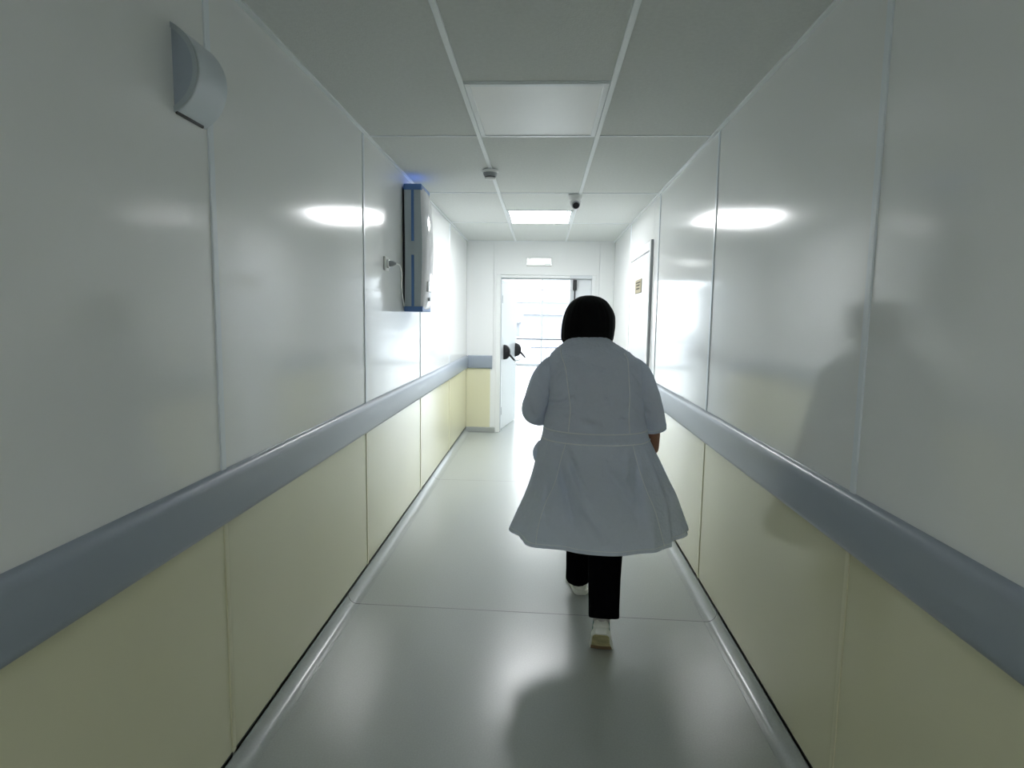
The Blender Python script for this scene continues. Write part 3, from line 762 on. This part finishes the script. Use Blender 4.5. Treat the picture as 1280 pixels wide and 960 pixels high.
for sx in (-1, 1):
    e = MB(); ellipsoid(e, hp(sx*.032, .0775, .004), (.013, .010, .0085), HROT, 14, 10)
    part(e, 'eye', M['eye'], woman, True)
lp = MB(); capsule(lp, hp(-.018, .0935, -.060), hp(.018, .0935, -.060), .004, .004); part(lp, 'lips', M['lip'], woman, True)

# hair: a full bob, open over the face
HR = np.array([  # z, left, right
 (1.316, .150, .350), (1.326, .136, .364), (1.345, .130, .370), (1.37, .130, .373), (1.40, .132, .376), (1.435, .138, .375), (1.465, .147, .366), (1.49, .160, .352), (1.51, .176, .336), (1.524, .196, .316), (1.533, .214, .294), (1.537, .236, .272)])
rings = []
for i in range(48):
    z = HR[0, 0]+(HR[-1, 0]-HR[0, 0])*i/47
    xl, xr = float(cat_interp(HR[:, 0], HR[:, 1], z)), float(cat_interp(HR[:, 0], HR[:, 2], z))
    cx, rx = (xl+xr)/2, (xr-xl)/2; yc = 2.775+.05*(z-1.43)
    k2 = max(.05, 1-max(0, (z-1.42)/.122)**2)**.5
    rb = .118*(k2 if z > 1.42 else 1-.10*((1.42-z)/.1)**2)
    face = 1 if z > 1.472 else max(0, (z-1.447)/.025)
    rf = (.140*k2+.004)*face+.045*(1-face)
    ring = []
    for k in range(96):
        th = 2*PI*k/96; c, s = math.cos(th), math.sin(th)
        st = .0010*math.sin(23*th+9*z)+.0008*math.sin(41*th+3+14*z)+.0007*math.sin(67*th-20*z)
        ry = rb if s < 0 else rf
        ring.append((cx+(rx+st*(.4+.6*k2))*c, yc+(ry+st)*s, z+.004*math.sin(9*th)*(1 if i < 3 else 0)))
    rings.append(ring)
part(MB().loft(rings), 'hair', M['hair'], woman, True)

# trousers
t = MB()
def leg_tube(mb, pts, n=8):
    P = smooth_path([Vector(p) for p, r in pts], n); R = np.interp(np.linspace(0, 1, len(P)), np.linspace(0, 1, len(pts)), [r for p, r in pts]); mb.tube(P, list(R), 28)
leg_tube(t, [((.205, 2.67, .80), .115), ((.230, 2.79, .60), .098), ((.247, 2.855, .44), .074), ((.252, 2.95, .28), .066), ((.254, 3.01, .135), .063), ((.255, 3.03, .062), .064)])
leg_tube(t, [((.355, 2.66, .80), .115), ((.352, 2.655, .60), .100), ((.345, 2.60, .44), .080), ((.336, 2.52, .31), .071), ((.329, 2.445, .205), .066), ((.328, 2.425, .165), .066)])
capsule(t, (.20, 2.66, .82), (.36, 2.66, .82), .125, .125)
fuse(t, 'trousers', M['trouser'], .007, 5, woman)

# shoes: heel at y=0, toe at y=.245, sole down
SH = [  # y, half width, top height, x shift
 (0.0, .018, .050, 0), (.004, .026, .066, 0), (.02, .033, .074, 0), (.05, .036, .076, 0), (.09, .037, .074, 0), (.13, .041, .066, .002), (.17, .046, .054, .004), (.205, .044, .042, .004), (.232, .032, .033, .002), (.245, .012, .024, 0)]
def shoe_pt(p, ball, phi, yaw, base, mirror):
    """bend the shoe at the ball: everything behind it is rotated up by phi"""
    x, y, z = p; x *= mirror
    if phi:
        tt = min(1, max(0, (ball+.03-y)/.06)); a = phi*(tt*tt*(3-2*tt))
        dy, dz = y-ball, z
        y, z = ball+dy*math.cos(a)+dz*math.sin(a), -dy*math.sin(a)+dz*math.cos(a)
        if tt >= 1: pass
    c, s = math.cos(yaw), math.sin(yaw); y -= ball
    return Vector((base[0]+x*c-y*s, base[1]+x*s+y*c, base[2]+z))
def shoe(base, phi, yaw, mirror, ball=.175):
    T = lambda p: shoe_pt(p, ball, phi, yaw, base, mirror)
    N = 40; ys = [.245*(i/N) for i in range(N+1)]
    A = np.array(SH)
    wv = [float(cat_interp(A[:, 0], A[:, 1], y)) for y in ys]; hv = [float(cat_interp(A[:, 0], A[:, 2], y)) for y in ys]; xv = [float(np.interp(y, A[:, 0], A[:, 3])) for y in ys]
    rings = []
    for y, wd, ht, xs in zip(ys, wv, hv, xv):
        ring = []
        for k in range(20):
            a = 2*PI*k/20; c, s = math.cos(a), math.sin(a); n_ = 2.6
            q = (abs(c)**n_+abs(s)**n_)**(-1/n_)
            zc = (.018+ht)/2; rz = (ht-.018)/2
            wf = wd*(1-.18*max(0, s*q))
            ring.append(T((xs+c*q*wf, y, zc+s*q*rz)))
        rings.append(ring)
    sh = part(MB().loft(rings), 'shoe', M['shoe'], woman, True)
    rings = []
    for y, wd, ht, xs in zip(ys, wv, hv, xv):
        w2 = wd+.005; y2 = y+(-.006 if y < .002 else (.006 if y > .243 else 0))
        ring = []
        for (a, z) in ((-1, .004), (-.92, 0), (.92, 0), (1, .004), (1.0, .020), (.94, .026), (-.94, .026), (-1.0, .020)):
            ring.append(T((xs+a*w2, y2, z)))
        rings.append(ring)
    part(MB().loft(rings), 'sole', M['shoe'], woman, SM)
    for nm, m_, yy in (('outsole', M['sole'], np.linspace(.004, .135, 10)), ('toe_tread', M['sole_dark'], np.linspace(.137, .236, 10))):
        rings = []
        for y in yy:
            wd = float(cat_interp(A[:, 0], A[:, 1], y)); xs = float(np.interp(y, A[:, 0], A[:, 3]))
            rings.append([T((xs+a*wd, y, z)) for a, z in ((-1, -.0012), (-.3, -.003), (.3, -.003), (1, -.0012), (1, .003), (-1, .003))])
        part(MB().loft(rings), nm, m_, woman)
    # padded heel collar round the ankle, and teal side flashes
    pts = []
    rings = []
    for zz, gr in ((.050, .001), (.066, .004), (.088, .004), (.096, .0), (.092, -.006)):
        ring = []
        for k in range(24):
            a = 2*PI*k/24; ring.append(T(((.031+gr)*math.cos(a), .044+(.042+gr)*math.sin(a)+(zz-.05)*.10, zz)))
        rings.append(ring)
    part(MB().loft(rings, False, False), 'ankle_collar', M['sock'], woman, True)
    for sx in (-1, 1):
        rings = []
        for y, z0, z1 in ((.030, .038, .072), (.05, .034, .070), (.075, .034, .060), (.10, .032, .048)):
            wd = float(cat_interp(A[:, 0], A[:, 1], y)); rings.append([T((sx*(wd+.0015), y, z0)), T((sx*(wd*.93+.0015), y, z1)), T((sx*(wd*.93-.008), y, z1)), T((sx*(wd-.008), y, z0))])
        part(MB().loft(rings), 'side_flash', M['teal'], woman, True)
shoe((.322, 2.470, .003), math.radians(47), -.10, 1)
shoe((.252, 3.150, .003), 0, .12, -1)
